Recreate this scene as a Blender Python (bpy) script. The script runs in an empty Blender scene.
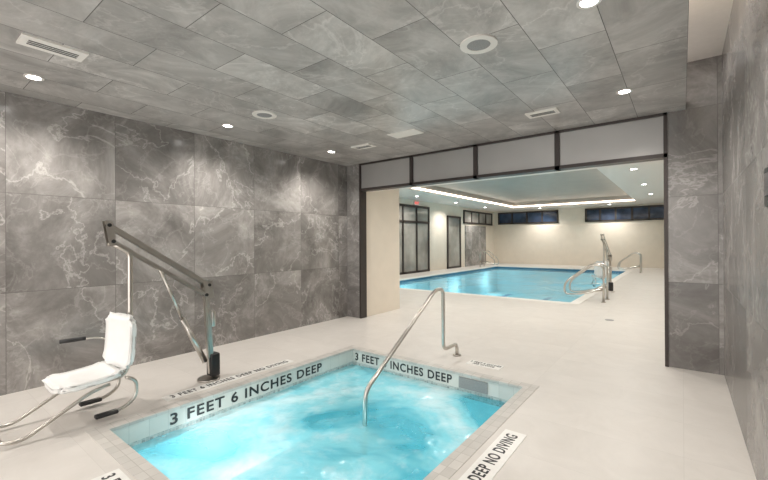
import bpy, bmesh, math, random
from mathutils import Vector, Matrix
random.seed(3)
scene = bpy.context.scene
COL = scene.collection

# ------------------------------------------------------------ node helpers
def new_mat(name):
    m = bpy.data.materials.new(name); m.use_nodes = True
    nt = m.node_tree
    for n in list(nt.nodes): nt.nodes.remove(n)
    out = nt.nodes.new('ShaderNodeOutputMaterial')
    return m, nt, out

def simple(name, col, rough=0.5, metal=0.0, emis=None, estr=0.0, var=0.06, scale=20, coat=0.0):
    m, nt, out = new_mat(name)
    p = nt.nodes.new('ShaderNodeBsdfPrincipled')
    p.inputs['Roughness'].default_value = rough
    p.inputs['Metallic'].default_value = metal
    if coat: p.inputs['Coat Weight'].default_value = coat
    tc = nt.nodes.new('ShaderNodeTexCoord')
    nz = nt.nodes.new('ShaderNodeTexNoise'); nz.inputs['Scale'].default_value = scale
    nz.inputs['Detail'].default_value = 3
    nt.links.new(tc.outputs['Object'], nz.inputs['Vector'])
    cr = nt.nodes.new('ShaderNodeValToRGB')
    c = Vector(col)
    cr.color_ramp.elements[0].position = 0.3; cr.color_ramp.elements[1].position = 0.7
    cr.color_ramp.elements[0].color = (*(c*(1-var)), 1)
    cr.color_ramp.elements[1].color = (*[min(1, x*(1+var)) for x in c], 1)
    nt.links.new(nz.outputs['Fac'], cr.inputs['Fac'])
    nt.links.new(cr.outputs['Color'], p.inputs['Base Color'])
    if emis:
        p.inputs['Emission Color'].default_value = (*emis, 1)
        p.inputs['Emission Strength'].default_value = estr
    nt.links.new(p.outputs[0], out.inputs[0])
    return m

def mth(nt, op, a, b=None):
    n = nt.nodes.new('ShaderNodeMath'); n.operation = op
    for i, v in enumerate((a, b)):
        if v is None: continue
        if isinstance(v, (int, float)): n.inputs[i].default_value = v
        else: nt.links.new(v, n.inputs[i])
    return n.outputs[0]

def mixc(nt, fac, a, b, blend='MIX'):
    n = nt.nodes.new('ShaderNodeMix'); n.data_type = 'RGBA'; n.blend_type = blend
    for sock, v in ((n.inputs[0], fac), (n.inputs[6], a), (n.inputs[7], b)):
        if isinstance(v, (int, float)): sock.default_value = v
        elif isinstance(v, tuple): sock.default_value = (*v, 1) if len(v) == 3 else v
        else: nt.links.new(v, sock)
    return n.outputs[2]

def tiled(name, au, av, tu, tv, u0, v0, joint, jcol, cols, vein=0.5, veincol=(.5, .48, .46), rough=0.15,
          bond=0.0, nscale=1.6, tilevar=0.25, spec=0.5, vscale=1.3):
    """stone tiles laid in world axes au (across) / av (rows)"""
    m, nt, out = new_mat(name)
    g = nt.nodes.new('ShaderNodeNewGeometry')
    s = nt.nodes.new('ShaderNodeSeparateXYZ'); nt.links.new(g.outputs['Position'], s.inputs[0])
    U = mth(nt, 'SUBTRACT', s.outputs[au], u0); V = mth(nt, 'SUBTRACT', s.outputs[av], v0)
    vr = mth(nt, 'DIVIDE', V, tv); row = mth(nt, 'FLOOR', vr)
    par = mth(nt, 'MODULO', mth(nt, 'ABSOLUTE', row), 2.0)
    ur = mth(nt, 'ADD', mth(nt, 'DIVIDE', U, tu), mth(nt, 'MULTIPLY', par, bond))
    col = mth(nt, 'FLOOR', ur)
    fu = mth(nt, 'SUBTRACT', ur, col); fv = mth(nt, 'SUBTRACT', vr, row)
    ju = mth(nt, 'LESS_THAN', mth(nt, 'MINIMUM', fu, mth(nt, 'SUBTRACT', 1.0, fu)), joint/tu)
    jv = mth(nt, 'LESS_THAN', mth(nt, 'MINIMUM', fv, mth(nt, 'SUBTRACT', 1.0, fv)), joint/tv)
    J = mth(nt, 'MAXIMUM', ju, jv)
    cb = nt.nodes.new('ShaderNodeCombineXYZ'); nt.links.new(col, cb.inputs[0]); nt.links.new(row, cb.inputs[1])
    wn = nt.nodes.new('ShaderNodeTexWhiteNoise'); nt.links.new(cb.outputs[0], wn.inputs['Vector'])
    off = nt.nodes.new('ShaderNodeVectorMath'); off.operation = 'MULTIPLY_ADD'
    nt.links.new(wn.outputs['Color'], off.inputs[0]); off.inputs[1].default_value = (17, 17, 17)
    nt.links.new(g.outputs['Position'], off.inputs[2])
    n1 = nt.nodes.new('ShaderNodeTexNoise'); n1.inputs['Scale'].default_value = nscale
    n1.inputs['Detail'].default_value = 10; n1.inputs['Roughness'].default_value = 0.68; n1.inputs['Distortion'].default_value = 0.7
    nt.links.new(off.outputs[0], n1.inputs['Vector'])
    cr = nt.nodes.new('ShaderNodeValToRGB')
    cr.color_ramp.elements[0].position = 0.34; cr.color_ramp.elements[1].position = 0.68
    cr.color_ramp.elements[0].color = (*cols[0], 1); cr.color_ramp.elements[1].color = (*cols[-1], 1)
    if len(cols) > 2:
        e = cr.color_ramp.elements.new(0.5); e.color = (*cols[1], 1)
    nt.links.new(n1.outputs['Fac'], cr.inputs['Fac'])
    c = cr.outputs['Color']
    if vein > 0:
        for sc, wd, k in ((vscale*.7, .010, 1.1), (vscale*1.8, .018, .4)):
            n2 = nt.nodes.new('ShaderNodeTexNoise'); n2.inputs['Scale'].default_value = sc
            n2.inputs['Detail'].default_value = 7; n2.inputs['Roughness'].default_value = 0.58; n2.inputs['Distortion'].default_value = .5
            nt.links.new(off.outputs[0], n2.inputs['Vector'])
            d = mth(nt, 'ABSOLUTE', mth(nt, 'SUBTRACT', n2.outputs['Fac'], 0.5))
            f = mth(nt, 'SUBTRACT', 1.0, mth(nt, 'MINIMUM', mth(nt, 'DIVIDE', d, wd), 1.0))
            f = mth(nt, 'MULTIPLY', mth(nt, 'MULTIPLY', f, vein*k), n1.outputs['Fac'])
            f = mth(nt, 'MINIMUM', mth(nt, 'MULTIPLY', f, 1.6), 1.0)
            c = mixc(nt, f, c, veincol)
    tvv = mth(nt, 'ADD', mth(nt, 'MULTIPLY', wn.outputs['Value'], tilevar), 1.0-tilevar/2)
    cbt = nt.nodes.new('ShaderNodeCombineXYZ')
    for i in range(3): nt.links.new(tvv, cbt.inputs[i])
    c = mixc(nt, 1.0, c, cbt.outputs[0], 'MULTIPLY')
    c = mixc(nt, J, c, jcol)
    p = nt.nodes.new('ShaderNodeBsdfPrincipled')
    nt.links.new(c, p.inputs['Base Color'])
    p.inputs['Specular IOR Level'].default_value = spec
    nt.links.new(mth(nt, 'ADD', mth(nt, 'MULTIPLY', J, 0.4), rough), p.inputs['Roughness'])
    b = nt.nodes.new('ShaderNodeBump'); b.inputs['Strength'].default_value = 0.25; b.inputs['Distance'].default_value = 0.002
    nt.links.new(mth(nt, 'SUBTRACT', 1.0, J), b.inputs['Height'])
    nt.links.new(b.outputs[0], p.inputs['Normal'])
    nt.links.new(p.outputs[0], out.inputs[0])
    return m

def water(name, deep, mid, light, scale, alpha_lo, alpha_hi, bump, rampos=(.35, .5, .68), dist=1.5, bscale=5, tint=(.86, .97, .99), det=4, froth=0):
    m, nt, out = new_mat(name)
    g = nt.nodes.new('ShaderNodeNewGeometry')
    n1 = nt.nodes.new('ShaderNodeTexNoise'); n1.inputs['Scale'].default_value = scale
    n1.inputs['Detail'].default_value = det; n1.inputs['Distortion'].default_value = dist; n1.inputs['Roughness'].default_value = .5
    nt.links.new(g.outputs['Position'], n1.inputs['Vector'])
    cr = nt.nodes.new('ShaderNodeValToRGB'); cr.color_ramp.interpolation = 'EASE'
    cr.color_ramp.elements[0].position = rampos[0]; cr.color_ramp.elements[1].position = rampos[2]
    cr.color_ramp.elements[0].color = (*deep, 1); cr.color_ramp.elements[1].color = (*light, 1)
    e = cr.color_ramp.elements.new(rampos[1]); e.color = (*mid, 1)
    nt.links.new(n1.outputs['Fac'], cr.inputs['Fac'])
    n2 = nt.nodes.new('ShaderNodeTexNoise'); n2.inputs['Scale'].default_value = scale*bscale
    n2.inputs['Detail'].default_value = 4; n2.inputs['Distortion'].default_value = 0.6
    nt.links.new(g.outputs['Position'], n2.inputs['Vector'])
    b = nt.nodes.new('ShaderNodeBump'); b.inputs['Strength'].default_value = bump; b.inputs['Distance'].default_value = 0.03
    nt.links.new(n2.outputs['Fac'], b.inputs['Height'])
    p = nt.nodes.new('ShaderNodeBsdfPrincipled'); p.inputs['Roughness'].default_value = 0.1
    p.inputs['IOR'].default_value = 1.33
    c = cr.outputs['Color']
    if froth:
        n3 = nt.nodes.new('ShaderNodeTexNoise'); n3.inputs['Scale'].default_value = 5
        n3.inputs['Detail'].default_value = 8; n3.inputs['Roughness'].default_value = .68; n3.inputs['Distortion'].default_value = .4
        nt.links.new(g.outputs['Position'], n3.inputs['Vector'])
        q = nt.nodes.new('ShaderNodeMapRange'); q.inputs[1].default_value = .95; q.inputs[2].default_value = 1.3
        q.inputs[3].default_value = 0; q.inputs[4].default_value = froth
        nt.links.new(mth(nt, 'ADD', n3.outputs['Fac'], n1.outputs['Fac']), q.inputs[0])
        c = mixc(nt, q.outputs[0], c, (.95, .98, .98))
    nt.links.new(c, p.inputs['Base Color']); nt.links.new(b.outputs[0], p.inputs['Normal'])
    t = nt.nodes.new('ShaderNodeBsdfTransparent'); t.inputs[0].default_value = (*tint, 1)
    mx = nt.nodes.new('ShaderNodeMixShader')
    mr = nt.nodes.new('ShaderNodeMapRange'); mr.inputs[1].default_value = .35; mr.inputs[2].default_value = .65
    mr.inputs[3].default_value = alpha_lo; mr.inputs[4].default_value = alpha_hi
    nt.links.new(n1.outputs['Fac'], mr.inputs[0])
    nt.links.new(mr.outputs[0], mx.inputs[0]); nt.links.new(t.outputs[0], mx.inputs[1]); nt.links.new(p.outputs[0], mx.inputs[2])
    nt.links.new(mx.outputs[0], out.inputs[0])
    return m

# ------------------------------------------------------------ materials
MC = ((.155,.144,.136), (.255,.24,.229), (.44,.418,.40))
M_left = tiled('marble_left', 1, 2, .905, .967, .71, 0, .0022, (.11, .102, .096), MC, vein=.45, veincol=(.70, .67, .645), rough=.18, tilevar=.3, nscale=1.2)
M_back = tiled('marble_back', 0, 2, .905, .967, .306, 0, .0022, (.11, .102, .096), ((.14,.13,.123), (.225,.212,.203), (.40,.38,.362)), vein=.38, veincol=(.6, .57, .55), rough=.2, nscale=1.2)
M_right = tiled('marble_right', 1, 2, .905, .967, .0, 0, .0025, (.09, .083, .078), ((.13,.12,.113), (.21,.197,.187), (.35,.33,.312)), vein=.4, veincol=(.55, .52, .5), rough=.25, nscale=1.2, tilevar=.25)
M_ceil = tiled('stone_ceiling', 1, 0, .9, .45, .35, .04, .0028, (.15, .14, .135), ((.29,.275,.263), (.425,.405,.388), (.59,.565,.545)), vein=.4, veincol=(.74, .71, .69), rough=.28, bond=.5, tilevar=.3, nscale=1.7, spec=.4)
M_deck = tiled('deck_tile', 0, 1, 1.2, .6, .0, .25, .0012, (.57, .54, .505), ((.60,.567,.53), (.63,.597,.56), (.66,.627,.59)), vein=0, rough=.38, tilevar=.03, nscale=3)
M_cope = tiled('coping_tile', 0, 1, .1, .1, 0, 0, .002, (.42, .40, .37), ((.50,.477,.445), (.58,.557,.525)), vein=0, rough=.3, tilevar=.15)
M_band = tiled('band_tile', 1, 2, .15, .2, 0, .02, .0015, (.45, .45, .43), ((.64,.64,.60), (.72,.71,.67)), vein=0, rough=.25, tilevar=.08)
M_bandx = tiled('band_tile_x', 0, 2, .15, .2, 0, .02, .0015, (.45, .45, .43), ((.64,.64,.60), (.72,.71,.67)), vein=0, rough=.25, tilevar=.08)
M_mos = tiled('mosaic', 1, 2, .03, .03, 0, 0, .0025, (.5, .52, .5), ((.3,.38,.38), (.5,.56,.54)), vein=0, rough=.2, tilevar=.6, nscale=30)
M_mosx = tiled('mosaic_x', 0, 2, .03, .03, 0, 0, .0025, (.5, .52, .5), ((.3,.38,.38), (.5,.56,.54)), vein=0, rough=.2, tilevar=.6, nscale=30)
M_cream = simple('cream_plaster', (.78, .71, .61), .6, var=.03, scale=3)
M_white = simple('white_paint', (.80, .77, .73), .5, var=.02)
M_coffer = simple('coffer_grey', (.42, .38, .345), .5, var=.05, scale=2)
M_panel = simple('transom_panel_grey', (.42, .41, .40), .35, metal=.35, var=.10, scale=1.0)
M_dark = simple('dark_bronze_frame', (.05, .04, .037), .4, metal=.3)
M_black = simple('black_plastic', (.015, .015, .016), .4)
M_glass = simple('door_glass', (.34, .32, .29), .08, var=.5, scale=.8)
M_screen = simple('panel_screen', (.04, .04, .045), .1)
M_navy = simple('night_window_glass', (.035, .055, .10), .08, var=.7, scale=1.5)
M_chrome = simple('brushed_steel', (.56, .53, .49), .28, metal=1.0, var=.04)
M_seat = simple('white_seat_plastic', (.88, .875, .86), .35, var=.02)
M_text = simple('black_lettering', (.02, .02, .022), .5)
M_sign = simple('marker_tile_white', (.78, .77, .74), .35, var=.03)
M_plaster = simple('tub_plaster', (.40, .82, .89), .5, var=.08, scale=6)
M_poolp = simple('pool_plaster', (.40, .76, .85), .5, var=.05, scale=2)
M_lane = simple('lane_tile', (.05, .22, .42), .5)
M_bluetile = simple('blue_waterline_tile', (.04, .14, .24), .2, var=.4, scale=60)
M_lamp = simple('lamp_lens', (1, 1, 1), .4, emis=(1, .97, .93), estr=24, var=0)
M_led = simple('led_strip', (1, 1, 1), .4, emis=(1, .84, .64), estr=18, var=0)
M_led2 = simple('led_strip_cove', (1, 1, 1), .4, emis=(1, .86, .70), estr=4.5, var=0)
M_spk = simple('speaker_grille', (.30, .30, .30), .6, var=.15, scale=120)
M_slot = simple('vent_slot', (.12, .12, .12), .6)
M_tubw = water('tub_water', (.03, .33, .43), (.30, .70, .77), (.56, .86, .90), .8, .52, .78, .45, rampos=(.35, .46, .66), dist=.8, bscale=9, det=4, froth=.6)
M_poolw = water('pool_water', (.16, .52, .66), (.26, .62, .74), (.5, .80, .86), .9, .40, .60, .25, bscale=6)

# ------------------------------------------------------------ mesh helpers
def link(o, parent=None):
    COL.objects.link(o)
    if parent: o.parent = parent
    return o

def mesh_obj(name, verts, faces, mat, parent=None, smooth=False, mats=None, fm=None):
    me = bpy.data.meshes.new(name); me.from_pydata([tuple(v) for v in verts], [], faces); me.update()
    for mm in (mats or [mat]): me.materials.append(mm)
    if fm:
        for p, i in zip(me.polygons, fm): p.material_index = i
    if smooth:
        for p in me.polygons: p.use_smooth = True
    return link(bpy.data.objects.new(name, me), parent)

def box(name, a, b, mat, parent=None, bevel=0, segs=2):
    bm = bmesh.new(); bmesh.ops.create_cube(bm, size=1)
    c = [(a[i]+b[i])/2 for i in range(3)]; s = [abs(b[i]-a[i]) for i in range(3)]
    for v in bm.verts: v.co = Vector([c[i]+v.co[i]*s[i] for i in range(3)])
    if bevel: bmesh.ops.bevel(bm, geom=bm.edges[:], offset=bevel, segments=segs, affect='EDGES', profile=.5)
    me = bpy.data.meshes.new(name); bm.to_mesh(me); bm.free(); me.materials.append(mat)
    if bevel:
        for p in me.polygons: p.use_smooth = True
    return link(bpy.data.objects.new(name, me), parent)

def boxes(name, lst, mat, parent=None):
    vs, fs = [], []
    for a, b in lst:
        k = len(vs)
        for x in (a[0], b[0]):
            for y in (a[1], b[1]):
                for z in (a[2], b[2]): vs.append((x, y, z))
        fs += [tuple(k+i for i in f) for f in ((0,1,3,2),(4,6,7,5),(0,4,5,1),(2,3,7,6),(0,2,6,4),(1,5,7,3))]
    return mesh_obj(name, vs, fs, mat, parent)

def cyl(name, p0, p1, r, mat, parent=None, n=24, r2=None):
    p0, p1 = Vector(p0), Vector(p1); d = p1-p0
    bm = bmesh.new(); bmesh.ops.create_cone(bm, cap_ends=True, segments=n, radius1=r, radius2=r if r2 is None else r2, depth=d.length)
    M = Matrix.Translation((p0+p1)/2) @ d.to_track_quat('Z', 'Y').to_matrix().to_4x4()
    bm.transform(M)
    me = bpy.data.meshes.new(name); bm.to_mesh(me); bm.free(); me.materials.append(mat)
    for p in me.polygons: p.use_smooth = len(p.vertices) == 4
    return link(bpy.data.objects.new(name, me), parent)

def fillet(pts, r, n=6):
    pts = [Vector(p) for p in pts]; out = [pts[0]]
    for i in range(1, len(pts)-1):
        a, b, c = pts[i-1], pts[i], pts[i+1]
        d1, d2 = (a-b), (c-b); rr = min(r, d1.length*.49, d2.length*.49)
        s, e = b+d1.normalized()*rr, b+d2.normalized()*rr
        for k in range(n+1):
            t = k/n; out.append(s*(1-t)**2 + b*2*t*(1-t) + e*t*t)
    out.append(pts[-1]); return out

def tube(name, pts, r, mat, parent=None, fr=.08, n=12):
    P = fillet(pts, fr)
    vs, fs = [], []
    T = [(P[min(i+1, len(P)-1)]-P[max(i-1, 0)]).normalized() for i in range(len(P))]
    up = Vector((0, 0, 1)) if abs(T[0].z) < .9 else Vector((1, 0, 0))
    N = (up - T[0]*up.dot(T[0])).normalized()
    for i, p in enumerate(P):
        N = (N - T[i]*N.dot(T[i])).normalized(); B = T[i].cross(N)
        for k in range(n):
            a = 2*math.pi*k/n; vs.append(p + (N*math.cos(a)+B*math.sin(a))*r)
    for i in range(len(P)-1):
        for k in range(n):
            fs.append((i*n+k, i*n+(k+1) % n, (i+1)*n+(k+1) % n, (i+1)*n+k))
    fs.append(tuple(range(n-1, -1, -1))); fs.append(tuple((len(P)-1)*n+k for k in range(n)))
    return mesh_obj(name, vs, fs, mat, parent, smooth=True)

def empty(name, loc=(0, 0, 0), rz=0):
    e = bpy.data.objects.new(name, None); e.location = loc; e.rotation_euler = (0, 0, rz); e.empty_display_size = .1
    return link(e)

def text(name, s, size, loc, rot, parent=None, length=None, mat=None, bold=.0025):
    cu = bpy.data.curves.new(name, 'FONT'); cu.body = s; cu.size = size; cu.extrude = .0008
    cu.align_x = 'CENTER'; cu.align_y = 'CENTER'; cu.offset = bold*size/.14
    cu.space_character = 1.15
    o = bpy.data.objects.new(name+'_c', cu); COL.objects.link(o)
    dg = bpy.context.evaluated_depsgraph_get(); dg.update()
    me = bpy.data.meshes.new_from_object(o.evaluated_get(dg))
    bpy.data.objects.remove(o)
    xs = [v.co.x for v in me.vertices]
    if length:
        k = length/(max(xs)-min(xs))
        for v in me.vertices: v.co.x *= k
    me.materials.clear(); me.materials.append(mat or M_text)
    ob = bpy.data.objects.new(name, me); ob.location = loc; ob.rotation_euler = rot
    return link(ob, parent)

def grid_plane(name, xs, ys, z, mat, skip):
    """horizontal slab surface with rectangular holes; skip(xc,yc)->bool"""
    vs, fs, idx = [], [], {}
    def vid(i, j, zz):
        k = (i, j, zz)
        if k not in idx: idx[k] = len(vs); vs.append((xs[i], ys[j], zz))
        return idx[k]
    for i in range(len(xs)-1):
        for j in range(len(ys)-1):
            if skip((xs[i]+xs[i+1])/2, (ys[j]+ys[j+1])/2): continue
            fs.append((vid(i,j,z), vid(i+1,j,z), vid(i+1,j+1,z), vid(i,j+1,z)))
    return mesh_obj(name, vs, fs, mat)

# ------------------------------------------------------------ dimensions
XL, XR, YB, ZC = -5.13, .345, 5.47, 2.90
OX0, OX1, ZH = -4.80, -.13, 2.39        # opening
TX0, TX1, TY0, TY1 = -3.53, -1.24, 1.05, 3.86   # hot tub
PX0, PX1, PY0, PY1 = -8.3, -2.05, 9.7, 21.2    # lap pool
LX, FY, RX, PZ = -9.6, 24.0, 1.6, 3.3
YN = -2.6

# ------------------------------------------------------------ room shell
def fskip(x, y):
    return (TX0 < x < TX1 and TY0 < y < TY1) or (PX0 < x < PX1 and PY0 < y < PY1)
grid_plane('floor', sorted([LX, PX0, XL, TX0, TX1, PX1, XR, RX]), [YN, TY0, TY1, YB, PY0, PY1, FY], 0, M_deck, fskip)

boxes('wall_left', [((XL-.15, YN, -.02), (XL, YB+.15, ZC+.5))], M_left)
boxes('wall_right', [((XR, YN, -.02), (XR+.15, YB+.2, 3.5))], M_right)
boxes('wall_back', [((XL, YB, 0), (OX0, YB+.13, ZC)), ((OX1, YB, 0), (XR, YB+.2, 3.5))], M_back)
boxes('ceiling', [((XL, YN, ZC), (.04, YB, ZC+.09))], M_ceil)
boxes('ceiling_slot_top', [((-.3, YN, 3.42), (XR, YB, 3.5))], M_white)

# opening frame + transom
boxes('trim_opening_frame', [((OX0, YB-.02, 0), (OX0+.035, YB+.15, ZC)), ((OX1-.035, YB-.02, 0), (OX1, YB+.15, ZC)),
                      ((OX0, YB-.02, ZH), (OX1, YB+.15, ZH+.045)), ((OX0, YB-.02, ZC-.03), (OX1, YB+.15, ZC)),
                      ] + [((x-.03, YB-.02, ZH), (x+.03, YB+.15, ZC)) for x in (-3.63, -2.47, -1.31)], M_dark)
boxes('transom_panel', [((OX0+.03, YB+.01, ZH+.04), (OX1-.03, YB+.12, ZC-.02))], M_panel)

# pool room
boxes('wall_pier', [((LX, YB+.15, 0), (OX0, 6.75, PZ))], M_cream)
boxes('wall_header', [((OX0, YB+.16, ZH+.02), (OX1, YB+.35, PZ))], M_white)
boxes('wall_pool_right', [((RX, YB, 0), (RX+.15, FY, PZ)), ((XR+.15, YB, 0), (RX, YB+.2, PZ))], M_cream)
boxes('wall_far', [((LX, FY, 0), (RX, FY+.15, PZ))], M_cream)
boxes('wall_pool_left', [((LX-.15, 6.75, 0), (LX, FY, PZ))], M_cream)
CX0, CX1, CY0, CY1, CZ = -7.7, -1.75, 11.3, 22.2, 3.62
grid_plane('ceiling_pool', [LX, CX0, CX1, RX], [YB+.1, CY0, CY1, FY], PZ, M_white, lambda x, y: CX0 < x < CX1 and CY0 < y < CY1)
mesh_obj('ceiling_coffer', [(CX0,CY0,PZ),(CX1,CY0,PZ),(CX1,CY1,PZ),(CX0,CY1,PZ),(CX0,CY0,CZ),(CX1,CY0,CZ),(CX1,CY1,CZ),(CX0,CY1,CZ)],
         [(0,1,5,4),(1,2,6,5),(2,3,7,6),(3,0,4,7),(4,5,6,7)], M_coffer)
boxes('cove_light', [((CX0+.005, CY0+.02, PZ+.04), (CX0+.03, CY1-.02, PZ+.11)), ((CX0+.02, CY1-.03, PZ+.04), (CX1-.02, CY1-.005, PZ+.11)),
                     ((CX0+.02, CY0+.005, PZ+.04), (CX1-.02, CY0+.03, PZ+.11)), ((CX1-.03, CY0+.02, PZ+.04), (CX1-.005, CY1-.02, PZ+.11))], M_led2)

def glazing(name, axis, fixed, a0, a1, z0, z1, nv, hz, gm, fw=.06, depth=.07):
    """framed glazing; axis 'y' -> on wall X=fixed facing +X ; axis 'x' -> on wall Y=fixed facing -Y"""
    e = empty(name, (0, 0, 0))
    bars = []
    def B(p0, p1, q0, q1, d0, d1):
        if axis == 'y': return ((fixed+d0, p0, q0), (fixed+d1, p1, q1))
        return ((p0, fixed-d1, q0), (p1, fixed-d0, q1))
    for i in range(nv+1):
        c = a0+(a1-a0)*i/nv; c = min(max(c, a0+fw/2), a1-fw/2)
        bars.append(B(c-fw/2, c+fw/2, z0, z1, .0, depth))
    for z in [z0+fw/2, z1-fw/2]+hz: bars.append(B(a0, a1, z-fw/2, z+fw/2, .0, depth))
    boxes('frame', bars, M_dark, e)
    boxes('glass', [B(a0+.01, a1-.01, z0+.01, z1-.01, .005, .03)], gm, e)
    return e
glazing('door_1', 'y', LX, 12.6, 15.9, .0, 3.05, 3, [2.3], M_glass, .1)
glazing('door_2', 'y', LX, 17.7, 19.2, .0, 2.75, 1, [], M_glass, .1)
glazing('window_1', 'y', LX, 19.6, 23.6, 2.4, 3.15, 4, [], M_glass, .09)
glazing('window_2', 'x', FY, -9.3, -5.7, 2.45, 3.2, 4, [], M_navy, .09)
glazing('window_3', 'x', FY, -4.3, -.6, 2.45, 3.2, 5, [], M_navy, .09)
boxes('wall_marble_panel', [((LX+.001, 19.8, 0), (LX+.05, 22.6, 2.3))], M_left)
e = empty('exit_sign'); box('housing', (LX+.001, 14.6, 3.08), (LX+.06, 15.0, 3.24), M_white, e)
text('lettering', 'EXIT', .15, (LX+.064, 14.8, 3.16), (math.pi/2, 0, math.pi/2), e, mat=simple('exit_red', (.6, .03, .03), .5, emis=(1, .05, .03), estr=1.5))

# ------------------------------------------------------------ hot tub
ht = empty('hot_tub')
WZ, BZ = -.20, -1.05
def basin(parent, x0, x1, y0, y1, layers):
    for z1, z0, mx, my, nm in layers:
        mesh_obj(nm, [(x0,y0,z0),(x0,y1,z0),(x0,y1,z1),(x0,y0,z1),(x1,y0,z0),(x1,y1,z0),(x1,y1,z1),(x1,y0,z1)],
                 [(0,1,2,3),(4,7,6,5),(1,5,6,2),(0,3,7,4)], None, parent, mats=[mx, my], fm=[0,0,1,1])
basin(ht, TX0, TX1, TY0, TY1, [(0, -.17, M_band, M_bandx, 'marker_band'), (-.17, -.26, M_mos, M_mosx, 'waterline_mosaic'), (-.26, BZ, M_plaster, M_plaster, 'basin_wall')])
mesh_obj('basin_floor', [(TX0,TY0,BZ),(TX1,TY0,BZ),(TX1,TY1,BZ),(TX0,TY1,BZ)], [(0,1,2,3)], M_plaster, ht)
boxes('bench', [((TX0, TY0, BZ), (TX0+.4, TY1, -.62)), ((TX1-.4, TY0, BZ), (TX1, TY1, -.62)), ((TX0+.4, TY0, BZ), (TX1-.4, TY0+.4, -.62))], M_plaster, ht)
nx, ny = 90, 108
vs, fs = [], []
from mathutils import noise as mn
for j in range(ny+1):
    for i in range(nx+1):
        x = TX0+(TX1-TX0)*i/nx; y = TY0+(TY1-TY0)*j/ny
        z = WZ + .014*mn.noise(Vector((x*3, y*3, 0))) + .008*mn.noise(Vector((x*9, y*9, 4)))
        vs.append((x, y, z))
for j in range(ny):
    for i in range(nx):
        a = j*(nx+1)+i; fs.append((a, a+1, a+nx+2, a+nx+1))
mesh_obj('water', vs, fs, M_tubw, ht, smooth=True)
cw, lip = .11, .012
boxes('coping', [((TX0-cw, TY0-cw, -.022), (TX0+lip, TY1+cw, .004)), ((TX1-lip, TY0-cw, -.022), (TX1+cw, TY1+cw, .004)),
                 ((TX0+lip, TY0-cw, -.022), (TX1-lip, TY0+lip, .004)), ((TX0+lip, TY1-lip, -.022), (TX1-lip, TY1+cw, .004))], M_cope, ht)
H = math.pi/2
text('depth_text_left', '3 FEET 6 INCHES DEEP', .135, (TX0+.004, 2.40, -.098), (H, 0, H), ht, length=1.78, bold=.003)
text('depth_text_back', '3 FEET 6 INCHES DEEP', .135, (-2.76, TY1-.004, -.098), (H, 0, 0), ht, length=1.44, bold=.003)
box('skimmer', (-1.95, TY1-.012, -.16), (-1.62, TY1-.002, -.04), M_spk, ht)
def marker(name, s, size, x, y, rz, L, W):
    e = empty(name, (x, y, 0), rz)
    box('tile', (-L/2, -W/2, -.004), (L/2, W/2, .005), M_sign, e)
    text('lettering', s, size, (0, 0, .006), (0, 0, 0), e, length=L*.92)
marker('depth_marker_tile', '3 FEET 6 INCHES DEEP NO DIVING', .1, -3.78, 2.3, H, 1.45, .13)
marker('depth_marker_tile', '3 FEET 6 INCHES DEEP NO DIVING', .115, -1.0, 2.16, H, 1.5, .16)
marker('depth_marker_tile', '3 FEET 6 INCHES', .1, -2.46, .84, 0, .8, .15)
marker('depth_marker_tile', '3 FEET 6 INCHES\nNO DIVING', .06, -1.83, 4.27, 0, .4, .16)

# tub handrail
hr = empty('tub_handrail')
RXX = -2.26
tube('rail', [(RXX, 4.42, 0), (RXX, 4.42, .15), (RXX, 4.07, .15), (RXX, 4.07, .88), (RXX, 3.88, .88), (RXX, 2.64, .10), (RXX, 2.62, -.45)], .021, M_chrome, hr, fr=.09)
cyl('deck_flange', (RXX, 4.42, 0), (RXX, 4.42, .02), .05, M_chrome, hr)

# ------------------------------------------------------------ pool lift
def shell(name, w, d, t, mat, parent, bend, loc, rot):
    bm = bmesh.new()
    bmesh.ops.create_cube(bm, size=1)
    for v in bm.verts: v.co = Vector((v.co.x*w, v.co.y*d, v.co.z*t))
    bmesh.ops.subdivide_edges(bm, edges=[e for e in bm.edges], cuts=7, use_grid_fill=True)
    for v in bm.verts:
        x, y = v.co.x/(w/2), v.co.y/(d/2)
        k = .22
        v.co.x *= 1-k*abs(y)**5*abs(x)**2*.6; v.co.y *= 1-k*abs(x)**5*abs(y)**2*.6
        v.co.z += bend*(abs(x)**2.5)*.6 + bend*(abs(y)**3)*.4
    bmesh.ops.bevel(bm, geom=[e for e in bm.edges if e.is_boundary or (len(e.link_faces) == 2 and e.calc_face_angle(0) > .9)], offset=t*.35, segments=3, affect='EDGES')
    M = Matrix.LocRotScale(Vector(loc), Matrix.Rotation(rot[2], 3, 'Z') @ Matrix.Rotation(rot[0], 3, 'X'), None)
    bm.transform(M)
    me = bpy.data.meshes.new(name); bm.to_mesh(me); bm.free(); me.materials.append(mat)
    for p in me.polygons: p.use_smooth = True
    return link(bpy.data.objects.new(name, me), parent)

def strut(name, p0, p1, w, h, mat, parent):
    p0, p1 = Vector(p0), Vector(p1); d = p1-p0
    bm = bmesh.new(); bmesh.ops.create_cube(bm, size=1)
    for v in bm.verts: v.co = Vector((v.co.x*w, v.co.y*h, v.co.z*d.length))
    bmesh.ops.bevel(bm, geom=bm.edges[:], offset=min(w, h)*.2, segments=2, affect='EDGES')
    bm.transform(Matrix.Translation((p0+p1)/2) @ Matrix((Vector((1,0,0)), d.normalized().cross(Vector((1,0,0))), d.normalized())).transposed().to_4x4())
    me = bpy.data.meshes.new(name); bm.to_mesh(me); bm.free(); me.materials.append(mat)
    return link(bpy.data.objects.new(name, me), parent)

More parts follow.
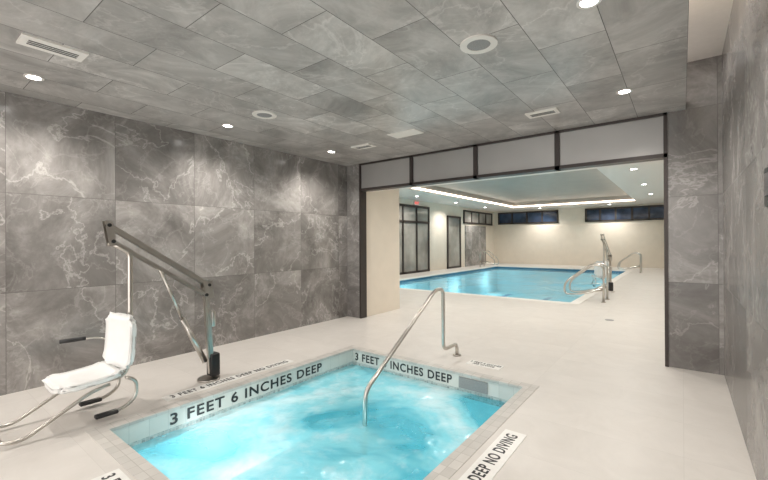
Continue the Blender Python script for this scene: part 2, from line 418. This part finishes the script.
def pool_lift(loc, rz):
    L = empty('pool_lift_chair', loc, rz)
    cyl('base_plate', (0, 0, 0), (0, 0, .02), .11, M_chrome, L, 32)
    strut('mast', (0, .03, .02), (0, -.03, .98), .06, .055, M_chrome, L)
    box('battery_box', (-.055, .0, .03), (.055, .10, .27), M_black, L, bevel=.015)
    box('controller', (-.03, .02, .55), (.03, .065, .72), M_chrome, L, bevel=.012)
    for s in (-1, 1):
        strut('head_plate', (s*.035, .0, .86), (s*.035, -.03, 1.04), .01, .09, M_chrome, L)
        strut('upper_arm', (s*.028, -.01, 1.0), (s*.028, -.90, 1.60), .014, .042, M_chrome, L)
        strut('lower_arm', (s*.028, -.04, .90), (s*.028, -.87, 1.46), .014, .032, M_chrome, L)
        strut('end_plate', (s*.035, -.87, 1.42), (s*.035, -.905, 1.64), .01, .055, M_chrome, L)
    for (y, z) in ((-.01, 1.0), (-.04, .9), (-.90, 1.60), (-.87, 1.46)):
        cyl('pivot_bolt', (-.05, y, z), (.05, y, z), .016, M_black, L, 16)
    cyl('actuator_body', (0, -.04, .20), (0, -.27, .68), .028, M_chrome, L)
    cyl('actuator_rod', (0, -.27, .68), (0, -.48, 1.20), .014, M_chrome, L)
    tube('hang_post', [(0, -.88, 1.45), (0, -.73, 1.36), (0, -.73, .38), (0, -.79, .26), (0, -1.08, .255)], .022, M_chrome, L, fr=.05)
    shell('seat', .47, .47, .05, M_seat, L, .05, (.02, -1.07, .30), (math.radians(4), 0, 0))
    shell('backrest', .44, .46, .05, M_seat, L, .03, (.02, -.80, .585), (math.radians(86), 0, math.radians(8)))
    for s in (-1, 1):
        x = .02 + s*.20
        tube('rear_leg', [(x, -.84, .31), (x, -.76, .26), (x, -.76, .12), (x, -.86, .05), (x, -1.02, .045)], .014, M_chrome, L, fr=.06)
        box('foot_pad', (x-.03, -1.06, .03), (x+.03, -.90, .06), M_black, L, bevel=.01)
    tube('armrest_bar', [(-.21, -.80, .54), (-.24, -.90, .59), (-.24, -1.06, .60)], .007, M_chrome, L)
    tube('armrest_pad', [(-.24, -1.0, .60), (-.24, -1.18, .605)], .018, M_black, L)
    tube('foot_frame', [(.2, -.95, .275), (.2, -1.08, .25), (.2, -1.48, .03), (.2, -1.60, .045), (-.2, -1.60, .045), (-.2, -1.48, .03), (-.2, -1.08, .25), (-.2, -.95, .275)], .014, M_chrome, L, fr=.06)
    return L
pool_lift((-3.96, 2.09, 0), math.radians(0))
pool_lift((-1.6, 12.4, 0), math.radians(200))

# ------------------------------------------------------------ lap pool
lp = empty('lap_pool')
basin(lp, PX0, PX1, PY0, PY1, [(0, -.2, M_bluetile, M_bluetile, 'waterline_tile'), (-.2, -1.4, M_poolp, M_poolp, 'basin_wall')])
mesh_obj('basin_floor', [(PX0,PY0,-1.4),(PX1,PY0,-1.4),(PX1,PY1,-1.4),(PX0,PY1,-1.4)], [(0,1,2,3)], M_poolp, lp)
boxes('lane_line', [((x-.12, PY0+1, -1.399), (x+.12, PY1-1, -1.39)) for x in (-7.2, -5.2, -3.2)], M_lane, lp)
mesh_obj('water', [(PX0,PY0,-.1),(PX1,PY0,-.1),(PX1,PY1,-.1),(PX0,PY1,-.1)], [(0,1,2,3)], M_poolw, lp)
boxes('coping', [((PX0-.2, PY0-.2, -.03), (PX0+.01, PY1+.2, .006)), ((PX1-.01, PY0-.2, -.03), (PX1+.2, PY1+.2, .006)),
                 ((PX0+.01, PY0-.2, -.03), (PX1-.01, PY0+.01, .006)), ((PX0+.01, PY1-.01, -.03), (PX1-.01, PY1+.2, .006))], M_white, lp)

def pool_rail(x, y, rz):
    e = empty('pool_handrail', (x, y, 0), rz)
    for s in (-.28, .28):
        tube('rail', [(.55, s, 0), (.55, s, .84), (.30, s, .88), (-.28, s, .42), (-.30, s, .12), (.05, s, .16), (.55, s, .30)], .024, M_chrome, e, fr=.14)
        cyl('flange', (.55, s, 0), (.55, s, .02), .05, M_chrome, e)
pool_rail(-2.0, 10.45, 0)
pool_rail(-2.0, 20.4, 0)
pool_rail(-8.3, 20.4, math.pi)

# ------------------------------------------------------------ ceiling fittings
def spot(name, loc, power, parent=None, col=(1, .95, .885), ang=150, size=.06, blend=.8):
    l = bpy.data.lights.new(name, 'SPOT'); l.energy = power; l.color = col; l.spot_size = math.radians(ang); l.spot_blend = blend
    l.shadow_soft_size = size
    o = bpy.data.objects.new(name, l); o.location = loc; return link(o, parent)
def disc_ring(name, r0, r1, h, mat, parent, n=32):
    vs, fs = [], []
    for i in range(n):
        a = 2*math.pi*i/n; c, s = math.cos(a), math.sin(a)
        vs += [(r0*c, r0*s, 0), (r0*c, r0*s, -h), (r1*c, r1*s, -h), (r1*c, r1*s, 0)]
    for i in range(n):
        a, b = i*4, ((i+1) % n)*4
        for k in range(4): fs.append((a+k, b+k, b+(k+1) % 4, a+(k+1) % 4))
    return mesh_obj(name, vs, fs, mat, parent, smooth=False)
def downlight(x, y, z, power, r=.05):
    e = empty('recessed_downlight', (x, y, z))
    disc_ring('trim_ring', r, r+.02, .006, M_white, e)
    cyl('lens', (0, 0, -.004), (0, 0, 0), r, M_lamp, e)
    spot('bulb', (0, 0, -.03), power, e)
for x in (-4.48, -.44):
    for y in (-1.0, .8, 2.62, 4.42): downlight(x, y, ZC, 98)
for x, y in ((-1.0, 8.5), (-1.0, 12), (-1.0, 15.5), (-1.0, 19), (-5.0, 8.6), (-8.7, 10), (-8.7, 13.5), (-8.7, 17), (-8.7, 20.5), (-3, 23.1), (-6.5, 23.1), (-2.5, 7.0)):
    downlight(x, y, PZ, 200, .07)
for x, y in ((-3.76, 2.65), (-1.18, 2.68)):
    e = empty('ceiling_speaker', (x, y, ZC))
    disc_ring('rim', .085, .135, .012, M_white, e, 40)
    cyl('grille', (0, 0, -.008), (0, 0, 0), .085, M_spk, e, 40)
def vent(x, y, lx, ly):
    e = empty('air_vent', (x, y, ZC))
    box('plate', (-lx/2, -ly/2, -.012), (lx/2, ly/2, 0), M_white, e)
    if ly > lx: sl = [((-lx*.2+k*lx*.16, -ly*.38, -.016), (-lx*.2+k*lx*.16+.012, ly*.38, -.011)) for k in range(3)]
    else: sl = [((-lx*.38, -ly*.2+k*ly*.16, -.016), (lx*.38, -ly*.2+k*ly*.16+.012, -.011)) for k in range(3)]
    boxes('slots', sl, M_slot, e)
vent(-3.69, .77, .2, .38); vent(-1.25, 4.58, .34, .2); vent(-3.85, 4.48, .34, .2)
e = empty('ceiling_hatch', (-2.95, 4.3, ZC)); box('plate', (-.22, -.12, -.008), (.22, .12, 0), M_white, e)

# LED strip lying on top of the ceiling slab, washing the slot and wall
boxes('slot_led_strip', [((-.16, YN, ZC+.09), (-.12, 4.0, ZC+.11))], M_led)
# wall control panel
e = empty('wall_control_panel'); box('plate', (XR-.02, 2.53, 1.61), (XR-.001, 2.69, 1.80), M_black, e, bevel=.004)
box('screen', (XR-.023, 2.55, 1.66), (XR-.019, 2.67, 1.77), M_screen, e)
e = empty('floor_drain', (-1.05, 8.0, 0)); cyl('grate', (0, 0, 0), (0, 0, .006), .07, M_spk, e)

# ------------------------------------------------------------ underwater lights
def point(name, loc, power, col, parent, r=.12):
    l = bpy.data.lights.new(name, 'POINT'); l.energy = power; l.color = col; l.shadow_soft_size = r
    o = bpy.data.objects.new(name, l); o.location = loc; return link(o, parent)
point('tub_light_1', (TX0+.42, 1.95, -.36), 16, (1, .98, .96), ht)
point('tub_light_2', (TX1-.5, 2.2, -.6), 7, (.9, .98, 1), ht)
for i, (x, y) in enumerate(((PX0+.5, 12), (PX0+.5, 16), (PX0+.5, 19.5), (PX1-.5, 12), (PX1-.5, 16), (PX1-.5, 19.5), (-5, 10.6))):
    point('pool_light_%d' % (i+1), (x, y, -.7), 24, (1, .96, .92), lp, .2)

# ------------------------------------------------------------ world, camera
w = bpy.data.worlds.new('world'); scene.world = w; w.use_nodes = True
bg = w.node_tree.nodes['Background']; bg.inputs[0].default_value = (1, .955, .91, 1); bg.inputs[1].default_value = 2.8

cam = bpy.data.cameras.new('camera'); cam.sensor_width = 36; cam.lens = 36*386/768; cam.clip_start = .02
co = bpy.data.objects.new('camera', cam); link(co)
R = Matrix.Rotation(math.radians(37.7), 4, 'Z') @ Matrix.Rotation(math.radians(90.15), 4, 'X') @ Matrix.Rotation(math.radians(-.3), 4, 'Z')
co.matrix_world = Matrix.Translation((0, 0, 1.45)) @ R
scene.camera = co
scene.view_settings.view_transform = 'Standard'
scene.view_settings.look = 'None'
